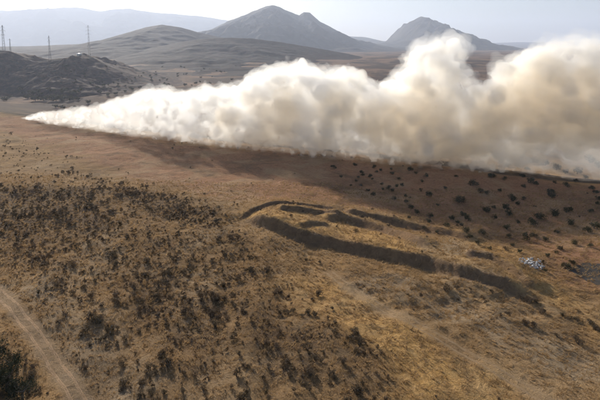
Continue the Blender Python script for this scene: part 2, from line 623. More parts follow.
# ------------------------------------------------------------------ plant materials
def translucent(M, col, k):
    a = M.n('ShaderNodeBsdfDiffuse', i_Color=col)
    b = M.n('ShaderNodeBsdfTranslucent', i_Color=col)
    m = M.n('ShaderNodeMixShader', i_0=k, i_1=a.outputs[0], i_2=b.outputs[0])
    M.t.links.new(m.outputs[0], M.out.inputs['Surface'])


def leaf_material(name, a, b, c):
    M = Mat(name)
    rnd = M.n('ShaderNodeObjectInfo').outputs['Random']
    pos = M.pos()
    n = M.noise(pos, 2.3, 3, 0.6)
    big = M.noise(pos, 0.11, 3, 0.6)
    col = M.mix(M.ramp(n, 0.35, 0.65), a, b)
    col = M.mix(M.math('MULTIPLY', M.ramp(big, 0.40, 0.65), 0.7), col, c)
    col = M.mix(M.ramp(rnd, 0, 1, 0, 0.35), col, b)
    translucent(M, col, 0.35)
    return M.m


def bark_material():
    M = Mat('grey_bark')
    n = M.noise(M.pos(), 9.0, 4, 0.6)
    M.surf(M.mix(n, (0.075, 0.058, 0.045), (0.16, 0.13, 0.105)), 0.9, None, 0.1)
    return M.m


m_scrub = leaf_material('dry_scrub_leaf', (0.070, 0.049, 0.037), (0.155, 0.108, 0.068), (0.074, 0.064, 0.038))
m_green = leaf_material('evergreen_leaf', (0.045, 0.046, 0.026), (0.085, 0.080, 0.044), (0.070, 0.055, 0.036))
m_bank = leaf_material('gully_tree_leaf', (0.014, 0.018, 0.012), (0.028, 0.034, 0.019), (0.04, 0.04, 0.025))
m_bark = bark_material()


def crown_arrays(rng, n, lobes, rx, rz, z0, leaf):
    """Leaf-sized quads spread through a lumpy crown: radius rx, height rz, its base at z0."""
    cen = []
    for k in range(lobes):
        a, rr = rng.uniform(0, 6.283), rx * 0.62 * math.sqrt(rng.uniform(0.05, 1))
        cen.append((rr * math.cos(a), rr * math.sin(a), z0 + rz * rng.uniform(0.28, 0.80), rx * rng.uniform(0.28, 0.55)))
    cen = np.array(cen)
    idx = rng.integers(0, lobes, n)
    d = rng.normal(size=(n, 3)); d /= np.linalg.norm(d, axis=1)[:, None]
    rad = cen[idx, 3] * np.power(rng.uniform(0.12, 1.15, n), 0.45)
    p = cen[idx, :3] + d * rad[:, None] * np.array((1, 1, min(1.0, rz / (rx * 1.5))))
    p[:, 2] = np.maximum(p[:, 2], z0 * 0.6 + 0.03)
    t = rng.normal(size=(n, 3)); t /= np.linalg.norm(t, axis=1)[:, None]
    w = np.cross(t, d + 0.6 * rng.normal(size=(n, 3))); w /= np.linalg.norm(w, axis=1)[:, None] + 1e-9
    L = leaf * rng.uniform(0.6, 1.5, n)[:, None]
    W = L * rng.uniform(0.35, 0.7, n)[:, None]
    q = np.stack([p - t * L, p + w * W, p + t * L, p - w * W], 1).reshape(-1, 3)
    f = np.arange(4 * n).reshape(-1, 4)
    return q, f


def limb(verts, faces, a, b, ra, rb, k=5):
    a, b = np.array(a, float), np.array(b, float)
    d = (b - a) / (np.linalg.norm(b - a) + 1e-9)
    s = np.cross(d, (0.3, 0.9, 0.2)); s /= np.linalg.norm(s)
    t = np.cross(d, s)
    i0 = len(verts)
    for c, r in ((a, ra), (b, rb)):
        for j in range(k):
            an = 6.283 * j / k
            verts.append(c + r * (math.cos(an) * s + math.sin(an) * t))
    for j in range(k):
        faces.append((i0 + j, i0 + (j + 1) % k, i0 + k + (j + 1) % k, i0 + k + j))


def trunk_mesh(name, rng, rx, h, multi):
    v, f = [], []
    if multi:
        for k in range(6):
            a = 6.283 * k / 6 + rng.uniform(-.4, .4)
            e = (rx * .55 * math.cos(a), rx * .55 * math.sin(a), h * rng.uniform(.55, .85))
            m = (e[0] * .45, e[1] * .45, e[2] * .5)
            limb(v, f, (0, 0, -.25), m, .05, .035)
            limb(v, f, m, e, .035, .012)
    else:
        top = (rng.uniform(-.1, .1) * rx, rng.uniform(-.1, .1) * rx, h * .42)
        limb(v, f, (0, 0, -.4), top, .06 * h, .045 * h, 7)
        for k in range(5):
            a = 6.283 * k / 5 + rng.uniform(-.5, .5)
            limb(v, f, top, (rx * .6 * math.cos(a), rx * .6 * math.sin(a), h * rng.uniform(.6, .85)), .035 * h, .010 * h)
    return mesh_np(name, np.array(v), np.array(f))


def make_kinds(n, seed, leaves, lobes, rx, h, z0, leaf, multi):
    """Mesh pairs (crown, trunk) of unit plants."""
    out = []
    rng = np.random.default_rng(seed)
    for k in range(n):
        q, f = crown_arrays(rng, leaves, lobes + rng.integers(-1, 3), rx * rng.uniform(.85, 1.15), h - z0, z0, leaf)
        out.append((mesh_np('crown', q, f), trunk_mesh('trunk', rng, rx, h, multi)))
    return out


K_SCRUB = make_kinds(9, 101, 420, 8, 0.80, 1.0, 0.03, 0.060, True)
K_TREE = make_kinds(6, 202, 620, 9, 0.66, 0.95, 0.02, 0.055, False)
for kk, mt in ((K_SCRUB, m_scrub), (K_TREE, m_green)):
    for c, t in kk:
        c.materials.append(mt); t.materials.append(m_bark)
K_GULLY = []
for c, t in make_kinds(3, 303, 1500, 10, 0.62, 1.0, 0.14, 0.030, False):
    c.materials.append(m_bank); t.materials.append(m_bark)
    K_GULLY.append((c, t))
K_VALLEY = []
for c, t in make_kinds(4, 404, 160, 6, 0.62, 0.9, 0.08, 0.11, False):
    c.materials.append(m_green); t.materials.append(m_bark)
    K_VALLEY.append((c, t))


NUMBERED = []


def plant(name, pair, xyz, size, rz, label, cat, group, sz=1.0, uv=None):
    e = bpy.data.objects.new(name, None)
    e.empty_display_size = 0.3
    COL.objects.link(e)
    e.location = xyz; e.scale = (size, size, size * sz); e.rotation_euler = (0, 0, rz)
    if isinstance(label, tuple):
        NUMBERED.append((e, label[0], label[1], uv[0], uv[1]))
        label = None
    tag(e, label, cat, group)
    link('crown', pair[0], None, e)
    link('trunk', pair[1], None, e)
    return e


# ------------------------------------------------------------------ bushes and small trees on the slope below the fire, each where the photograph has it: (u, v, width in pixels)
SLOPE_BUSH = [
    (333, 166, 5), (335, 168, 4), (355, 164.5, 5), (374, 167, 5), (381, 170, 4), (376.5, 172, 3.5), (362, 172, 5), (363, 174.5, 4), (370, 176, 5), (358, 177, 3.5), (372, 179, 3),
    (341, 176.5, 4), (391, 169, 3.5), (392, 173, 4.5), (399, 178.5, 3.5), (397, 186, 4), (402.5, 185, 5), (382, 184, 4), (388, 188, 6), (392, 190, 5), (383, 189, 3.5), (373.5, 194, 5.5),
    (368, 190, 4), (356, 181, 3.5), (361, 185, 3.5), (351, 185, 3), (410, 169, 6), (416, 173, 4), (406, 196, 4), (394, 199, 5), (422, 181, 4), (426, 176, 5), (429, 194, 7), (406, 201, 4.5),
    (411, 207, 6), (417, 212, 6), (409, 217, 4), (430, 216, 7), (429, 221, 6), (460, 199.5, 10), (473, 183, 9), (480, 191, 7), (487, 193, 5.5), (491, 175, 8), (451, 218.5, 7), (447, 225, 6),
    (457, 222, 5), (461, 225, 4.5), (466, 230, 7), (463, 214, 6), (468, 218.5, 7), (486, 210, 9), (494, 207, 4.5), (494, 218, 6), (482, 232, 7), (500, 190, 4), (456, 176, 4),
    (504, 179, 5), (522, 175.5, 5.5), (530, 181, 7), (536, 183, 5), (524, 186, 4.5), (555, 182.5, 4), (567, 185.5, 6), (575, 181, 4.5), (592, 188, 5), (596, 192, 5), (551, 191.5, 7),
    (552, 196, 8), (512, 199, 8), (524, 199, 4), (507, 208, 8), (509, 214, 7), (517, 204, 5), (567, 210.5, 8), (555, 214, 9), (540, 217, 9), (533, 223, 9), (571, 223.5, 7), (594, 226, 9),
    (507, 228, 7), (509, 236, 5), (527, 238, 8), (533, 235, 6), (518, 222, 5), (590, 211, 5), (598, 199, 5), (598, 204, 4), (588, 230, 7), (445, 188, 4), (438, 205, 4), (421, 190, 3.5),
    (545, 240, 6), (560, 248, 5), (575, 243, 6), (548, 256, 5), (590, 246, 5), (557, 232, 5), (478, 243, 5), (490, 248, 5), (470, 236, 5), (437, 232, 4), (424, 228, 4), (520, 252, 5),
    (556, 252, 4), (512, 245, 4), (566, 266, 7), (572, 262, 5), (545, 271, 4),
]
UNIQUE_BUSH = {
    (460, 199.5): 'squarish dark green bush, broadest one on the brown slope below the smoke',
    (491, 175): 'rounded dark tree standing against the smoke where tan turns to white',
    (429, 194): 'flat low grey bush alone on the shaded brown slope',
    (486, 210): 'wide dark bush at the start of a faint path on the slope',
    (530, 181): 'larger of two touching dark bushes on the fire line below thin smoke',
    (522, 175.5): 'dark bush seen against the thin pale smoke above two touching bushes',
    (566, 266): 'dark bush beside the dark bare field at the edge of the slope',
}


ONES = ('first second third fourth fifth sixth seventh eighth ninth tenth eleventh twelfth thirteenth fourteenth fifteenth sixteenth '
        'seventeenth eighteenth nineteenth').split()
TENS = {20: 'twent', 30: 'thirt', 40: 'fort', 50: 'fift', 60: 'sixt', 70: 'sevent', 80: 'eight', 90: 'ninet'}


def ordinal(n):
    if n < 20:
        return ONES[n - 1]
    t = n // 10 * 10
    return TENS[t] + 'ieth' if n == t else TENS[t] + 'y-' + ONES[n - t - 1]


def number_labels(items):
    """items: (object, noun, place, u, v). Members of one place are told apart by their order from the left, in up to three bands."""
    zones = {}
    for it in items:
        zones.setdefault((it[1], it[2]), []).append(it)
    for (noun, place), its in zones.items():
        its.sort(key=lambda i: -i[4])
        nb = 1 if len(its) <= 12 else 2 if len(its) <= 30 else 3
        names = {1: ['in '], 2: ['low in ', 'high in '], 3: ['low in ', 'midway in ', 'high in ']}[nb]
        for b in range(nb):
            part = sorted(its[b * len(its) // nb:(b + 1) * len(its) // nb], key=lambda i: i[3])
            for k, (o, _, _, u, v) in enumerate(part):
                o['label'] = (noun + ' ' + names[b] + place) if len(part) == 1 else f'{noun}, {ordinal(k + 1)} from left {names[b]}{place}'


def slope_label(u, v):
    if (u, v) in UNIQUE_BUSH:
        return UNIQUE_BUSH[(u, v)]
    fv = np.interp(u, [p[0] for p in FIRE_PX], [p[1] for p in FIRE_PX])
    if v < fv + 8:
        return ('small dark bush', 'the row along the burning edge')
    if u < 418 and v < 203:
        return ('small round dark bush', 'the group on the reddish slope')
    if 440 <= u <= 470 and v > 210:
        return ('dark bush', 'the tight cluster above the golden spur')
    if v > 232:
        return ('dark bush', 'the group near the white rubble')
    if u < 470:
        return ('dark bush', 'the group above the earth banks')
    return ('dark evergreen bush', 'the group on the smoke-shaded slope')


FIRE_PX = [(22, 119), (60, 126), (110, 134), (170, 142), (240, 150), (300, 157), (360, 163), (420, 168), (470, 172), (520, 178), (560, 183), (600, 188), (700, 200)]
prng = np.random.default_rng(77)
for (u, v, w) in SLOPE_BUSH:
    p = spot(u, v + w * 0.28)
    dist = math.sqrt(p[0] ** 2 + p[1] ** 2 + (CAM_H - p[2]) ** 2)
    size = w * dist / FPX / 1.15
    plant('bush', K_TREE[prng.integers(len(K_TREE))], (p[0], p[1], p[2] - 0.05), size, prng.uniform(0, 6.28), slope_label(u, v), 'bush',
          'dark bushes scattered on the slope below the smoke', prng.uniform(.75, .95), uv=(u, v))

for (u, v, w) in [(508, 167, 6), (519, 160, 7), (533, 163, 8), (545, 166, 7), (556, 170, 8), (565, 174, 6), (577, 174, 8), (590, 163, 9), (598, 168, 8), (541, 153, 7), (527, 170, 5), (585, 179, 5)]:
    p = spot(u, v)
    dist = math.sqrt(p[0] ** 2 + p[1] ** 2 + (CAM_H - p[2]) ** 2)
    plant('tree', K_TREE[prng.integers(len(K_TREE))], (p[0], p[1], p[2] - 0.05), w * dist / FPX / 1.15, prng.uniform(0, 6.28),
          ('dark tree', 'the burnt ground veiled by thin smoke'), 'tree', 'dark trees veiled by thin smoke', .9, uv=(u, v))

# ------------------------------------------------------------------ scrub on the near slope
SPARSE = poly_px([(-60, 128), (20, 142), (90, 168), (170, 186), (235, 208), (250, 240), (200, 225), (120, 192), (-60, 194)])
BAND = poly_px([(60, 165), (110, 178), (160, 190), (210, 206), (240, 222), (238, 236), (205, 222), (150, 202), (95, 188), (50, 178)])
BRUSH = poly_px([(408, 278), (440, 276), (500, 292), (560, 306), (600, 318), (640, 335), (640, 352), (590, 345), (530, 330), (470, 316), (425, 300)])
TRACKSIDE = poly_px([(28, 290), (45, 300), (75, 335), (92, 362), (78, 372), (55, 340), (30, 312)])
BANK = poly_px([(250, 226), (300, 243), (360, 257), (430, 271), (500, 290), (500, 298), (425, 283), (360, 268), (300, 256), (256, 240)])
CORNER = poly_px([(-30, 335), (5, 338), (25, 358), (42, 380), (60, 415), (-40, 425)])


def scrub_density(P):
    x, y = P[:, 0], P[:, 1]
    n = fbm(x / 7, y / 7, 3, 91)
    fur = 0.5 + 0.6 * perlin(x / 5.5 + 0.5 * perlin(x / 25, y / 25, 8), y / 30, 92)
    d = 0.42 * in_poly(P, SCRUB, 4, 61, 4) * np.clip(0.45 + 0.9 * n + 0.35 * fur, 0.03, 1.3)
    for t in THICK:
        d = np.maximum(d, 1.25 * in_poly(P, t, 4, 62, 5) * np.clip(0.6 + 0.8 * n, 0.1, 1.2))
    d = np.maximum(d, 0.085 * in_poly(P, SPARSE, 5, 93, 5) * np.clip(0.5 + 1.4 * n, 0, 1.6))
    d = np.maximum(d, 0.32 * in_poly(P, BAND, 3, 94, 4) * np.clip(0.4 + 1.2 * n, 0, 1.4))
    d = np.maximum(d, 0.40 * in_poly(P, BRUSH, 3, 95, 4) * np.clip(0.15 + 1.8 * n, 0, 1.5))
    d = np.maximum(d, 0.45 * in_poly(P, TRACKSIDE, 2, 96, 2) * np.clip(0.5 + 0.8 * n, 0, 1.2))
    d = np.maximum(d, 0.8 * in_poly(P, CORNER, 2, 97, 2))
    d = np.maximum(d, 0.010 * (1 - 0.85 * in_poly(P, FIRE_SLOPE, 8, 65, 6, 22)))
    d = d * (1 - 0.9 * in_poly(P, BANK, 1.5, 98, 1.0))
    for tr in (TRACK_A, TRACK_B, TRACK_C):
        q, _, _ = seg_dist(P, tr)
        d = d * sstep(2.0, 3.2, q)
    return d


def scatter_scrub():
    rng = np.random.default_rng(31)
    n = 90000
    y = rng.uniform(36, 330, n)
    half = 0.78 * y + 6
    x = rng.uniform(-1, 1, n) * half
    # equal density per square metre: weight by the strip's width
    keep = rng.uniform(0, 1, n) < half / half.max()
    P = np.stack([x, y], 1)[keep]
    area = np.trapz(2 * (0.78 * np.linspace(36, 330, 200) + 6), np.linspace(36, 330, 200))
    cell = area / len(P)
    dens = scrub_density(P)
    s = (P - FIRE_A) @ FIRE_N
    ok = (rng.uniform(0, 1, len(P)) < dens * cell) & (s < -4)
    return P[ok], cell


def seen(p):
    rel = np.array((p[0], p[1], p[2] - CAM_H))
    dep = rel[1] * CP - rel[2] * SP
    if dep < 5:
        return None
    u = 300 + FPX * rel[0] / dep
    v = CY - FPX * (rel[1] * SP + rel[2] * CP) / dep
    return u, v, dep


SP_, _cell = scatter_scrub()
print('SCRUB', len(SP_), 'cell', _cell)
srng = np.random.default_rng(41)
sz_noise = fbm(SP_[:, 0] / 12, SP_[:, 1] / 12, 2, 99)
size = np.clip(srng.gamma(4, 0.150, len(SP_)) * (1 + 0.35 * sz_noise), 0.25, 1.7)
brush = in_poly(SP_, BRUSH, 3, 95, 4)
size = size * (1 + 0.9 * brush)
zz_ = ground_z(SP_[:, 0], SP_[:, 1])
info = [seen((SP_[i, 0], SP_[i, 1], zz_[i])) for i in range(len(SP_))]
vis = np.array([(i is not None) and -4 < i[0] < 604 and 60 < i[1] < 402 for i in info])
app = np.array([size[k] / info[k][2] if vis[k] else 0 for k in range(len(SP_))])
order = np.argsort(-app)
singles = set(order[:300].tolist())


def scrub_label(P1, u, v):
    P1 = P1[None, :]
    if in_poly(P1, CORNER, 1)[0] > .5: return ('dark shrub', 'the leafy corner below the track')
    if in_poly(P1, TRACKSIDE, 1)[0] > .5: return ('brown shrub', 'the row along the dirt track')
    if in_poly(P1, BRUSH, 1)[0] > .5: return ('large brown shrub', 'the brush below the earth bank')
    if in_poly(P1, THICK[1], 1)[0] > .5: return ('brown shrub', 'the thicket beside the golden grass')
    if in_poly(P1, THICK[2], 1)[0] > .5: return ('dark shrub', 'the thicket amid the scrub slope')
    if in_poly(P1, SCRUB, 1)[0] > .5:
        if u < 110: return ('dark dry shrub', 'the scrub above the dirt track')
        if u < 240: return ('dry brown shrub', 'the scrub at the bottom edge')
        return ('dry brown shrub', 'the scrub bordering golden grass')
    if u > 300: return ('lone small shrub', 'the golden grass around the wheel tracks')
    return ('lone dry shrub', 'the open tan grass')


stuff_q, stuff_f, off = [], [], 0
lite = [crown_arrays(np.random.default_rng(500 + k), 70, 5, 0.75, 1.17, 0.05, 0.17) for k in range(8)]
for k in range(len(SP_)):
    xyz = (SP_[k, 0], SP_[k, 1], zz_[k] - 0.04)
    rz = srng.uniform(0, 6.28)
    if k in singles:
        u, v, dep = info[k]
        plant('shrub', K_SCRUB[srng.integers(len(K_SCRUB))], xyz, size[k], rz, scrub_label(SP_[k], u, v), 'shrub', 'dry shrubs on the near slope', srng.uniform(.7, 1.05), uv=(u, v))
    else:
        q, f = lite[srng.integers(len(lite))]
        c, s = math.cos(rz) * size[k], math.sin(rz) * size[k]
        w = np.stack([q[:, 0] * c - q[:, 1] * s, q[:, 0] * s + q[:, 1] * c, q[:, 2] * size[k] * srng.uniform(.7, 1.05)], 1) + np.array(xyz)
        stuff_q.append(w); stuff_f.append(f + off); off += len(w)
scrub = link('scrub', mesh_np('scrub', np.concatenate(stuff_q), np.concatenate(stuff_f)), m_scrub)
tag(scrub, 'dense dry brown scrub covering the slope farther from the camera', kind='stuff')

# ------------------------------------------------------------------ dark trees in the bottom corner
for (u, v, hgt, lab) in (
        (6, 392, 5.0, 'broad dark green tree in the bottom left corner below the track'),
        (-6, 366, 4.6, 'dark tree cut by the left edge below the dirt track'),
        (22, 402, 4.0, 'small dark green tree at the bottom edge beside the track verge'),
        (12, 372, 3.0, 'low dark tree between the corner trees and the track verge')):
    p = spot(u, v)
    plant('tree', K_GULLY[prng.integers(3)], (p[0], p[1], p[2] - .1), hgt, prng.uniform(0, 6.28), lab, 'tree', 'dark trees in the gully corner')

# ------------------------------------------------------------------ trees on the valley floor
VALLEY = []
vr = np.random.default_rng(9)
for (u, v, w) in [(4, 101, 6), (9, 99, 5), (20, 92, 5), (24, 94, 4), (33, 95, 7), (37, 93, 6), (40, 96, 5), (50, 92, 6), (54, 92.5, 4), (62, 93, 6), (66, 92, 5), (71, 95, 5), (75, 94, 5), (80, 93, 5),
                  (28, 99, 8), (35, 101, 9), (44, 101, 8), (53, 101, 9), (61, 101, 8), (70, 101, 8), (78, 100, 6), (56, 108, 5), (62, 109, 6), (74, 109, 6), (78, 110, 5), (88, 104, 6),
                  (86, 78, 4), (92, 84, 4), (97, 88, 4), (104, 86, 4), (110, 90, 4), (118, 88, 4), (100, 94, 5), (108, 96, 5), (116, 95, 5), (125, 92, 4), (132, 90, 4), (140, 88, 4), (150, 87, 5),
                  (165, 86, 5), (172, 87, 4), (185, 86, 5), (196, 84, 4), (208, 84, 4), (220, 82, 4), (232, 80, 4)]:
    VALLEY.append((u, v, w))
for k in range(90):
    VALLEY.append((vr.uniform(60, 240), vr.uniform(64, 90), vr.uniform(1.8, 3.2)))
for (u, v, w) in VALLEY:
    p = far_spot(u, v)
    if p is None:
        continue
    dist = float(np.linalg.norm(p - np.array((0, 0, CAM_H))))
    lab = (('dark tree', 'the valley belt behind the smoke tip') if v > 91 and u < 90 else
           ('dark tree', 'the valley floor above white smoke') if u >= 90 and v > 80 else
           ('small dark tree', 'the plain below the domed hill'))
    plant('valley_tree', K_VALLEY[vr.integers(4)], (p[0], p[1], p[2] - .2), w * dist / FPX / 1.2, vr.uniform(0, 6.28), lab, 'tree', 'trees dotted over the valley', vr.uniform(.6, .9), uv=(u, v))
number_labels(NUMBERED)


# ------------------------------------------------------------------ grass
def build_grass():
    rng = np.random.default_rng(61)
    n = 260000
    y = rng.uniform(34, 190, n)
    half = 0.76 * y + 5
    x = rng.uniform(-1, 1, n) * half
    keep = rng.uniform(0, 1, n) < (half / half.max()) * np.clip((75.0 / y) ** 1.6, 0.05, 1) * 1.3
    P = np.stack([x, y], 1)[keep]
    clump = fbm(P[:, 0] / 2.2, P[:, 1] / 2.2, 3, 71)
    ok = rng.uniform(-0.7, 0.5, len(P)) < clump
    for tr in (TRACK_A, TRACK_B):
        d, _, _ = seg_dist(P, tr)
        ok &= d > 1.9
    for line, h, fw, bw in SCARPS:
        d, sd, al = seg_dist(P, line)
        ok &= ~((sd < 0) & (d < fw + 0.6) & (al > 0.02) & (al < 0.98) & (rng.uniform(0, 1, len(P)) < 0.85))
    P = P[ok]
    m = len(P)
    z = ground_z(P[:, 0], P[:, 1])
    nb = 5
    sz = rng.uniform(0.22, 0.55, m) * np.clip(P[:, 1] / 70, 0.9, 1.6)
    verts = np.empty((m, nb, 3, 3)); 
    lean = R(-20) + 0.5 * perlin(P[:, 0] / 12, P[:, 1] / 12, 72) * 3
    for b in range(nb):
        a = rng.uniform(0, 6.283, m)
        tx, ty = np.cos(a) * .55 + np.cos(lean) * .5, np.sin(a) * .55 + np.sin(lean) * .5
        px, py = -np.sin(a), np.cos(a)
        w = sz * rng.uniform(.07, .13, m)
        ox, oy = rng.normal(0, .12, m), rng.normal(0, .12, m)
        bx, by = P[:, 0] + ox, P[:, 1] + oy
        verts[:, b, 0] = np.stack([bx - px * w, by - py * w, z - .03], 1)
        verts[:, b, 1] = np.stack([bx + px * w, by + py * w, z - .03], 1)
        verts[:, b, 2] = np.stack([bx + tx * sz, by + ty * sz, z + sz * rng.uniform(.45, .95, m)], 1)
    q = verts.reshape(-1, 3)
    f = np.arange(len(q)).reshape(-1, 3)
    print('GRASS tris', len(f))
    return mesh_np('dry_grass', q, f)


def grass_material():
    M = Mat('straw')
    pos = M.pos()
    n = M.noise(pos, 0.10, 4, 0.6)
    n2 = M.noise(pos, 1.4, 3, 0.6)
    c = M.mix(M.ramp(n, 0.38, 0.62), (0.33, 0.210, 0.10), (0.46, 0.310, 0.16))
    c = M.mix(M.ramp(n2, 0.45, 0.7, 0, 0.7), c, (0.22, 0.145, 0.07))
    translucent(M, c, 0.45)
    return M.m


grass = link('dry_grass', build_grass(), grass_material())
tag(grass, 'tufts of dry straw coloured grass over the near slope', kind='stuff')


# ------------------------------------------------------------------ dirt tracks: two worn ruts with a grassy crown
def track_material(name, a, b):
    M = Mat(name)
    pos = M.pos()
    n = M.noise(pos, 1.3, 6, 0.65, 0.6)
    n2 = M.noise(pos, 7.0, 4, 0.6)
    c = M.mix(M.ramp(n, 0.35, 0.65), a, b)
    M.surf(c, 0.95, M.bump(n2, 0.7, 0.12), 0.05)
    return M.m


def rut(name, line, off, w0, mat, label, seed):
    seg = np.linalg.norm(np.diff(line, axis=0), axis=1)
    cum = np.concatenate([[0], np.cumsum(seg)])
    s = np.arange(0, cum[-1], 0.6)
    # smooth the polyline
    cx, cy = np.interp(s, cum, line[:, 0]), np.interp(s, cum, line[:, 1])
    ker = np.ones(25) / 25
    pad = lambda a: np.convolve(np.pad(a, 12, mode='reflect', reflect_type='odd'), ker, 'valid')
    cx, cy = pad(cx), pad(cy)
    tx, ty = np.gradient(cx), np.gradient(cy)
    l = np.hypot(tx, ty); tx, ty = tx / l, ty / l
    wob = 0.16 * fbm(s / 5, s * 0, 3, seed)
    cols = np.array([-1, -.55, 0, .55, 1])
    w = w0 * (0.85 + 0.35 * fbm(s / 3.0, s * 0 + 4, 3, seed + 1))
    V = []
    for c in cols:
        o_ = off + wob + c * w
        x, y = cx - ty * o_, cy + tx * o_
        z = ground_z(x, y) + 0.045 - 0.05 * (1 - abs(c)) - 0.05 * (abs(c) == 1)
        V.append(np.stack([x, y, z], 1))
    V = np.stack(V, 1)
    n, k = V.shape[:2]
    me = mesh_np(name, V.reshape(-1, 3), grid_faces(k, n), smooth=True)
    o = link(name, me, mat)
    if label:
        tag(o, label, kind='structure')
    return o


m_rut = track_material('pale_track_dirt', (0.27, 0.172, 0.098), (0.38, 0.258, 0.158))
m_rut2 = track_material('grey_track_dirt', (0.25, 0.165, 0.092), (0.31, 0.215, 0.125))
for line, mt, w0, lab in ((TRACK_A, m_rut, 0.30, 'dirt track with two pale ruts curving down the bottom left'),
                          (TRACK_B, m_rut2, 0.34, 'faint grey wheel tracks running down through the golden grass'),
                          (TRACK_C, m_rut2, 0.22, 'fainter wheel tracks nearer the long earth bank')):
    a = rut('track', line, 0.85, w0, mt, lab, 5)
    b = rut('wheel_rut', line, -0.85, w0, mt, None, 9)
    b.parent = a


# ------------------------------------------------------------------ dark bare field at the far right
def dark_field():
    lo, hi = DARK_FIELD.min(0), DARK_FIELD.max(0)
    xs, ys = np.arange(lo[0], hi[0], 0.8), np.arange(lo[1], hi[1], 0.8)
    X, Y = np.meshgrid(xs, ys)
    P = np.stack([X.ravel(), Y.ravel()], 1)
    k = in_poly(P, DARK_FIELD, 0.4, 7, 0.6, 4)
    Z = ground_z(P[:, 0], P[:, 1]) + 0.09
    f = grid_faces(len(xs), len(ys))
    f = f[(k[f] > 0.5).all(1)]
    M = Mat('dark_tilled_soil')
    n = M.noise(M.pos(), 0.8, 5, 0.6)
    M.surf(M.mix(n, (0.040, 0.036, 0.034), (0.075, 0.064, 0.056)), 0.9, None, 0.1)
    o = link('field', mesh_np('field', np.column_stack([P, Z]), f, smooth=True), M.m)
    tag(o, 'flat dark grey bare field at the right edge', kind='structure')


dark_field()


# ------------------------------------------------------------------ white rubble heap
def rubble():
    rng = np.random.default_rng(71)
    c = spot(531, 264.5)
    e = bpy.data.objects.new('rubble_heap', None); COL.objects.link(e)
    e.location = c
    tag(e, 'heap of dumped white and grey rubble on the golden spur', 'rubble')
    mats = []
    for nm, a, b in (('white_rubble', (0.34, 0.34, 0.35), (0.66, 0.66, 0.66)), ('grey_rubble', (0.16, 0.17, 0.19), (0.34, 0.35, 0.37))):
        M = Mat(nm)
        n = M.noise(M.n('ShaderNodeTexCoord').outputs['Object'], 2.5, 5, 0.6)
        M.surf(M.mix(n, a, b), 0.85, M.bump(n, 0.6, 0.1), 0.2)
        mats.append(M.m)
    kinds = []
    for k in range(10):
        bm = bmesh.new()
        bmesh.ops.create_icosphere(bm, subdivisions=1, radius=0.5)
        sx, sy, sz = rng.uniform(.7, 1.7), rng.uniform(.5, 1.1), rng.uniform(.2, .6)
        for v in bm.verts:
            j = rng.uniform(.72, 1.25)
            v.co = Vector((v.co.x * sx * j, v.co.y * sy * j, v.co.z * sz * j))
        me = bpy.data.meshes.new('rubble_piece'); bm.to_mesh(me); bm.free()
        me.materials.append(mats[0 if k < 6 else 1])
        kinds.append(me)
    A, B = to_ground(519.5, 260.5, ground_z), to_ground(543, 268.5, ground_z)
    ax = B - A; L = np.linalg.norm(ax); ax /= L; nn = np.array((-ax[1], ax[0]))
    for k in range(190):
        t = rng.uniform(0, 1); s = rng.normal(0, 1)
        wide = 2.3 * math.sin(math.pi * (0.08 + 0.84 * t)) + .3
        x, y = A + ax * t * L + nn * s * wide
        hgt = max(0, 0.45 * (1 - abs(s) / 2)) * rng.uniform(0, 1)
        o = link('rubble_piece', kinds[rng.integers(10)], None, e)
        sc = rng.uniform(.22, .75)
        o.location = Vector((x, y, float(ground_z(x, y)) + 0.12 + hgt)) - Vector(c)
        o.rotation_euler = (rng.uniform(-.5, .5), rng.uniform(-.5, .5), rng.uniform(0, 6.3))
        o.scale = (sc, sc, sc)


rubble()


# ------------------------------------------------------------------ towers and the white house on the far hill
def metal(name, a):
    M = Mat(name)
    n = M.noise(M.pos(), 0.6, 3, 0.5)
    b = M.surf(M.mix(n, a, tuple(c * 1.5 for c in a)), 0.55, None, 0.4)
    b.inputs['Metallic'].default_value = 0.4
    return M.m


m_steel = metal('galvanised_steel', (0.10, 0.10, 0.11))


def bars(name, segs, r, parent):
    v, f = [], []
    for a, b in segs:
        limb(v, f, a, b, r, r, 4)
    return link(name, mesh_np(name, np.array(v), np.array(f)), m_steel, parent)


def lattice_tower(u, v_base, v_top, label, arms, wide, rbar):
    D = 1120.0
    p = at_depth(u, v_base, D)
    best = None
    for y in np.arange(900, 1300, 4.0):            # stand it on the hill under that line of sight
        q = at_depth(u, v_base, y)
        if hill_z(q.x, q.y, 0) >= q.z:
            best = Vector((q.x, q.y, hill_z(q.x, q.y, 0))); break
    if best is None:
        best = Vector((p.x, p.y, hill_z(p.x, p.y, 0)))
    H = at_depth(u, v_top, best.y).z - best.z
    e = bpy.data.objects.new('lattice_tower', None); COL.objects.link(e)
    e.location = best
    e.rotation_euler = (0, 0, R(20))
    tag(e, label, 'tower', 'lattice towers on the far hill')
    w0, w1 = wide, wide * 0.22
    def corner(t, k):
        w = (w0 * (1 - t) + w1 * t) / 2
        return np.array(((w if k in (0, 3) else -w), (w if k < 2 else -w), H * t - (1.5 if t == 0 else 0)))
    for k in range(4):
        bars('leg', [(corner(0, k), corner(1, k))], rbar, e)
    n = 9
    br = []
    for i in range(n):
        t0, t1 = i / n, (i + 1) / n
        for k in range(4):
            br.append((corner(t0, k), corner(t1, (k + 1) % 4)))
            br.append((corner(t0, (k + 1) % 4), corner(t1, k)))
    bars('bracing', br, rbar * 0.55, e)
    for t, L in arms:
        a = bars('cross_arm', [((-L, 0, H * t), (L, 0, H * t)), ((-L, 0, H * t), (0, 0, H * (t + .05))), ((L, 0, H * t), (0, 0, H * (t + .05)))], rbar * 0.8, e)
        bars('insulator', [((s * L, 0, H * t), (s * L, 0, H * t - 3.0)) for s in (-1, 1)], rbar * .7, a)
    return e


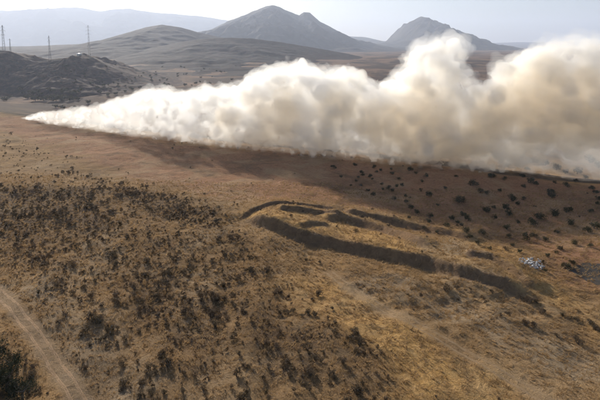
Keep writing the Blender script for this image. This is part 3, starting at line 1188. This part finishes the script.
lattice_tower(4, 51, 25, 'tallest dark lattice tower at the left end of the hill crest', [(.62, 4.5), (.78, 5.5), (.92, 4.0)], 6, .19)
lattice_tower(10.5, 52, 38.5, 'short slim tower with a single crosspiece beside the tallest tower', [(.90, 4.0)], 3, .14)
lattice_tower(50, 58, 35.5, 'dark tower with a wide head standing alone above the hill saddle', [(.90, 4.0), (.78, 3.0)], 5, .16)
lattice_tower(89.5, 56, 25, 'pale slender lattice tower right of the small white house', [(.70, 6.0), (.82, 6.0), (.93, 4.5)], 5, .11)


def house():
    p = None
    for y in np.arange(900, 1300, 4.0):
        q = at_depth(79, 52.5, y)
        if hill_z(q.x, q.y, 0) >= q.z:
            p = Vector((q.x, q.y, hill_z(q.x, q.y, 0))); break
    if p is None:
        q = at_depth(79, 53, 1120); p = Vector((q.x, q.y, hill_z(q.x, q.y, 0)))
    e = bpy.data.objects.new('white_house', None); COL.objects.link(e)
    e.location = p; e.rotation_euler = (0, 0, R(30))
    tag(e, 'small white house with a bright roof on the hilltop', 'house')
    W, Dp, Hh = 5.5, 4.0, 4.0
    def paint(name, col, rough=.8):
        M = Mat(name)
        n = M.noise(M.pos(), .8, 3, .5)
        M.surf(M.mix(n, tuple(c * .85 for c in col), col), rough, None, .2)
        return M.m
    v = [(sx * W, sy * Dp, z) for z in (-2, Hh) for sy in (-1, 1) for sx in (-1, 1)]
    f = [(0, 2, 3, 1), (4, 5, 7, 6), (0, 1, 5, 4), (2, 6, 7, 3), (0, 4, 6, 2), (1, 3, 7, 5)]
    link('wall', mesh_np('wall', v, f), paint('white_render', (.78, .77, .74)), e)
    rw, rd, t = W + .5, Dp + .6, .25
    v = []
    for s in (-1, 1):
        v += [(s * rw, -rd, Hh - .1), (s * rw, 0, Hh + 1.6), (s * rw, rd, Hh - .1), (s * rw, rd, Hh - .1 + t), (s * rw, 0, Hh + 1.6 + t), (s * rw, -rd, Hh - .1 + t)]
    f4 = [(i, (i + 1) % 6, 6 + (i + 1) % 6, 6 + i) for i in range(6)] + [(0, 5, 4, 1), (1, 4, 3, 2), (6, 7, 10, 11), (7, 8, 9, 10)]
    link('roof', mesh_np('roof', v, f4), paint('white_metal_roof', (.80, .80, .80), .4), e)
    dark = paint('dark_opening', (.06, .06, .07))
    def panel(name, x, z, w, h):
        b = [(x + sx * w, -Dp - .08 * (k), z + sz * h) for k in (0, 1) for sz in (-1, 1) for sx in (-1, 1)]
        ff = [(0, 2, 3, 1), (4, 5, 7, 6), (0, 1, 5, 4), (2, 6, 7, 3), (0, 4, 6, 2), (1, 3, 7, 5)]
        link(name, mesh_np(name, b, ff), dark, e)
    panel('door', 0, 1.1, .55, 1.1); panel('window', -3, 2.0, .7, .6); panel('window', 3, 2.0, .7, .6)


house()


# ------------------------------------------------------------------ smoke
TOP_PX = [(20, 117), (40, 111), (70, 107), (95, 104), (110, 99), (130, 93), (150, 86), (165, 85), (180, 90), (192, 88), (205, 83), (222, 84), (240, 81), (250, 73), (262, 66), (275, 61), (290, 58), (305, 62),
          (318, 64), (330, 69), (345, 66), (358, 69), (368, 82), (377, 87), (388, 82), (398, 70), (404, 56), (412, 45), (422, 39), (434, 33), (448, 32), (460, 37), (468, 46), (472, 58), (476, 78), (480, 86),
          (485, 78), (490, 60), (500, 56), (512, 57), (524, 50), (538, 44), (552, 38), (575, 37), (600, 38), (640, 34), (690, 30), (720, 30)]


def perlin3(p, seed=0):
    i = np.floor(p).astype(np.int64)
    f = p - i
    w = f * f * f * (f * (f * 6 - 15) + 10)
    out = np.zeros(len(p))
    for dx in (0, 1):
        for dy in (0, 1):
            for dz in (0, 1):
                h = ((i[:, 0] + dx) * 374761393 + (i[:, 1] + dy) * 668265263 + (i[:, 2] + dz) * 2147483647 + seed * 1442695041) & 0xFFFFFFFF
                h = ((h ^ (h >> 13)) * 1274126177) & 0xFFFFFFFF
                h = h ^ (h >> 16)
                a = (h & 1023) / 1023 * 2 * np.pi
                c = ((h >> 10) & 1023) / 511.5 - 1
                s = np.sqrt(np.clip(1 - c * c, 0, 1))
                g = s * np.cos(a) * (f[:, 0] - dx) + s * np.sin(a) * (f[:, 1] - dy) + c * (f[:, 2] - dz)
                out += g * (w[:, 0] if dx else 1 - w[:, 0]) * (w[:, 1] if dy else 1 - w[:, 1]) * (w[:, 2] if dz else 1 - w[:, 2])
    return out


def thin_zone(u, v):
    """Right end near the ground: the smoke there is thin enough to see burnt ground through."""
    return u > 490 and v > 172 - (u - 490) * 0.36


def smoke_puffs():
    rng = np.random.default_rng(5)
    fu = np.array([p[0] for p in FIRE_PX], float); fv = np.array([p[1] for p in FIRE_PX], float)
    tu = np.array([p[0] for p in TOP_PX], float); tv = np.array([p[1] - np.interp(p[0], [60, 260, 420, 480, 540], [0, 3, 5, 3, 7]) for p in TOP_PX], float)
    puffs = []
    u = 23.0
    while u < 720:
        vb, vt = np.interp(u, fu, fv), np.interp(u, tu, tv)
        H = vb - vt
        y0 = to_ground(u, vb)[1]
        rmax = min(2.2 + H * 0.15, 17)
        v = vt + rmax * 1.1
        first = True
        while v < vb + 2:
            r = rmax * (rng.uniform(0.75, 1.0) if first else rng.uniform(0.6, 1.25))
            r = min(r, max(2.2, (vb - v) * 0.5 + 3))
            rm = r * y0 / (FPX * 0.97)
            thin = thin_zone(u, v)
            for k in range(2 if thin else 3):
                dy = rm * rng.uniform(0.55, 1.2) + (k * rm * rng.uniform(0.8, 1.5))
                j = 0.15 if first else 0.4
                uu, vv = u + rng.uniform(-j, j) * r, v + (0 if first else rng.uniform(-.25, .3) * r)
                rr = r
                du = np.linspace(-0.95, 0.95, 9)
                while rr > 2.0 and np.any(np.interp(uu + du * rr, tu, tv) > vv - rr * np.sqrt(1 - du * du) + 2.5):
                    rr *= 0.88
                rm = rr * y0 / (FPX * 0.97)
                p = at_depth(uu, vv, y0 + dy + (12 if thin else 0))
                puffs.append((p, rm * (0.8 if thin else 1 if k == 0 else rng.uniform(.7, 1.05)), rng.uniform(.9, 1.2), rng.uniform(.85, 1.1), uu, vv, vv - vt, thin))
            first = False
            v += r * 1.0
        u += max(2.0, rmax * 0.6)
    # loose wisps that break the outline
    for k in range(170):
        u = rng.uniform(30, 600) if k > 70 else rng.uniform(26, 240)
        vb, vt = np.interp(u, fu, fv), np.interp(u, tu, tv)
        r = min(0.9 + (vb - vt) * rng.uniform(.015, .05), 5)
        vv = vt - r * rng.uniform(-1.6, -.6)
        y0 = to_ground(u, vb)[1]
        rm = r * y0 / (FPX * .97)
        puffs.append((at_depth(u, vv, y0 + rng.uniform(2, 5) * rm), rm, rng.uniform(1, 1.6), rng.uniform(.8, 1.1), u, vv, -1, False))
    return puffs


def smoke_hull(name, puffs, grow_by, voxel, amp, seed, mat):
    bm = bmesh.new()
    bmesh.ops.create_icosphere(bm, subdivisions=2, radius=1.0)
    sv = np.array([v.co[:] for v in bm.verts]); sf = np.array([[v.index for v in f.verts] for f in bm.faces])
    bm.free()
    V = np.concatenate([sv * np.array((sx, 1, sz)) * (r * grow_by) + np.array(p) for p, r, sx, sz, *_ in puffs])
    F = np.concatenate([sf + k * len(sv) for k in range(len(puffs))])
    me = mesh_np(name, V, F)
    o = link(name, me)
    md = o.modifiers.new('remesh', 'REMESH'); md.mode = 'VOXEL'; md.voxel_size = voxel
    dg = bpy.context.evaluated_depsgraph_get()
    ev = bpy.data.meshes.new_from_object(o.evaluated_get(dg))
    o.modifiers.clear()
    o.data = ev
    bpy.data.meshes.remove(me)
    n = len(ev.vertices)
    co = np.empty(n * 3, np.float32); ev.vertices.foreach_get('co', co); co = co.reshape(-1, 3).astype(float)
    no = np.empty(n * 3, np.float32); ev.vertex_normals.foreach_get('vector', no); no = no.reshape(-1, 3)
    warp = np.stack([perlin3(co / 11.0 + k * 31.7, seed + k) for k in range(3)], 1) * 5.0
    q = co + warp
    d = (1.6 * (np.abs(perlin3(q / 12.0, seed)) - 0.22) + 0.9 * (np.abs(perlin3(q / 5.5, seed + 1)) - 0.2) + 0.45 * (np.abs(perlin3(q / 2.6, seed + 2)) - 0.2))
    sc = np.clip((co[:, 0] + 290) / 200.0, 0.3, 1.0)     # the billows are small at the tip
    co = co + no * (d * amp * sc)[:, None]
    ev.vertices.foreach_set('co', co.astype(np.float32).ravel())
    ev.update()
    ev.materials.clear()
    ev.materials.append(mat)
    print('SMOKE', name, len(puffs), n)
    return o


def smoke_material(name, dens, col, aniso):
    M = Mat(name)
    pv = M.n('ShaderNodeVolumePrincipled', i_Density=dens, i_Anisotropy=aniso)
    pv.inputs['Color'].default_value = (*col, 1)
    M.t.links.new(pv.outputs[0], M.out.inputs['Volume'])
    M.m.cycles.homogeneous_volume = True
    return M.m


PUFFS = smoke_puffs()
_pr = np.random.default_rng(8)
smoke = smoke_hull('smoke_plume', PUFFS, 1.08, 1.0, 4.2, 1, smoke_material('thin_smoke', 0.035, (0.984, 0.985, 0.985), 0.48))
tag(smoke, 'billowing white and tan smoke rising along the burning edge of the hillside', kind='stuff')
BROWN_PX = [(262, 108, 12), (256, 138, 9), (285, 120, 14), (318, 140, 10), (330, 112, 14), (352, 100, 10), (372, 125, 14), (400, 120, 14), (425, 95, 14), (440, 125, 18), (455, 150, 14), (420, 150, 14),
            (478, 140, 14), (500, 110, 14), (515, 90, 14), (530, 120, 20), (555, 100, 20), (575, 125, 18), (590, 90, 18), (545, 75, 12), (600, 110, 20), (640, 100, 25), (225, 120, 8)]


def brown_near(q):
    return any((q[4] - u) ** 2 + (q[5] - v) ** 2 < (1.15 * r) ** 2 for u, v, r in BROWN_PX)


def small_puffs(sel, n, lo, hi, seed):
    """Small dense billows budding from the big ones."""
    rng = np.random.default_rng(seed)
    out = []
    for q in PUFFS:
        if q[7] or q[6] < 0 or not sel(q, rng):
            continue
        for k in range(n):
            d = rng.normal(size=3); d /= np.linalg.norm(d)
            r = q[1] * rng.uniform(lo, hi)
            c = Vector(np.array(q[0]) + d * (q[1] * rng.uniform(0.35, 1.0) - 0.6 * r))
            out.append((c, max(r, 0.7), rng.uniform(.8, 1.3), rng.uniform(.8, 1.2)))
    return out


CORES = (
    ('brown_smoke', small_puffs(lambda q, g: q[6] > 9 and brown_near(q), 4, .40, .75, 21), 0.08, (0.982, 0.938, 0.865), 2),
    ('tan_smoke', small_puffs(lambda q, g: q[6] > 4 and g.uniform() < np.interp(q[4], [150, 260, 420, 520], [0, .4, .6, .7]), 3, .25, .55, 22), 0.115, (0.994, 0.973, 0.932), 4),
    ('white_smoke', small_puffs(lambda q, g: g.uniform() < np.interp(q[4], [20, 60, 120, 200, 260, 330, 520], [.35, .15, .18, .35, .6, .6, .5]), 3, .25, .55, 23), 0.20, (0.997, 0.994, 0.990), 3))
for nm, pf, dens, colr, seed in CORES:
    c = smoke_hull(nm, pf, 1.0, 0.9, 1.6, seed, smoke_material(nm, dens, colr, 0.48))
    c.parent = smoke
    c['kind'] = 'stuff'


# ------------------------------------------------------------------ haze
def build_haze():
    x0, x1, y0, y1, z0, z1 = -23800, 23800, -1400, 25500, -170.0, 1500.0
    v = [(x, y, z) for z in (z0, z1) for y in (y0, y1) for x in (x0, x1)]
    f = [(0, 2, 3, 1), (4, 5, 7, 6), (0, 1, 5, 4), (2, 6, 7, 3), (0, 4, 6, 2), (1, 3, 7, 5)]
    M = Mat('haze_air')
    pv = M.n('ShaderNodeVolumePrincipled', i_Density=HAZE_DENSITY, i_Anisotropy=0.25)
    pv.inputs['Color'].default_value = (0.72, 0.81, 1.0, 1)
    M.t.links.new(pv.outputs[0], M.out.inputs['Volume'])
    o = link('haze', mesh_np('haze', v, f), M.m)
    tag(o, 'thin pale haze filling the air over the valley', kind='stuff')


HAZE_DENSITY = 8.5e-5
build_haze()
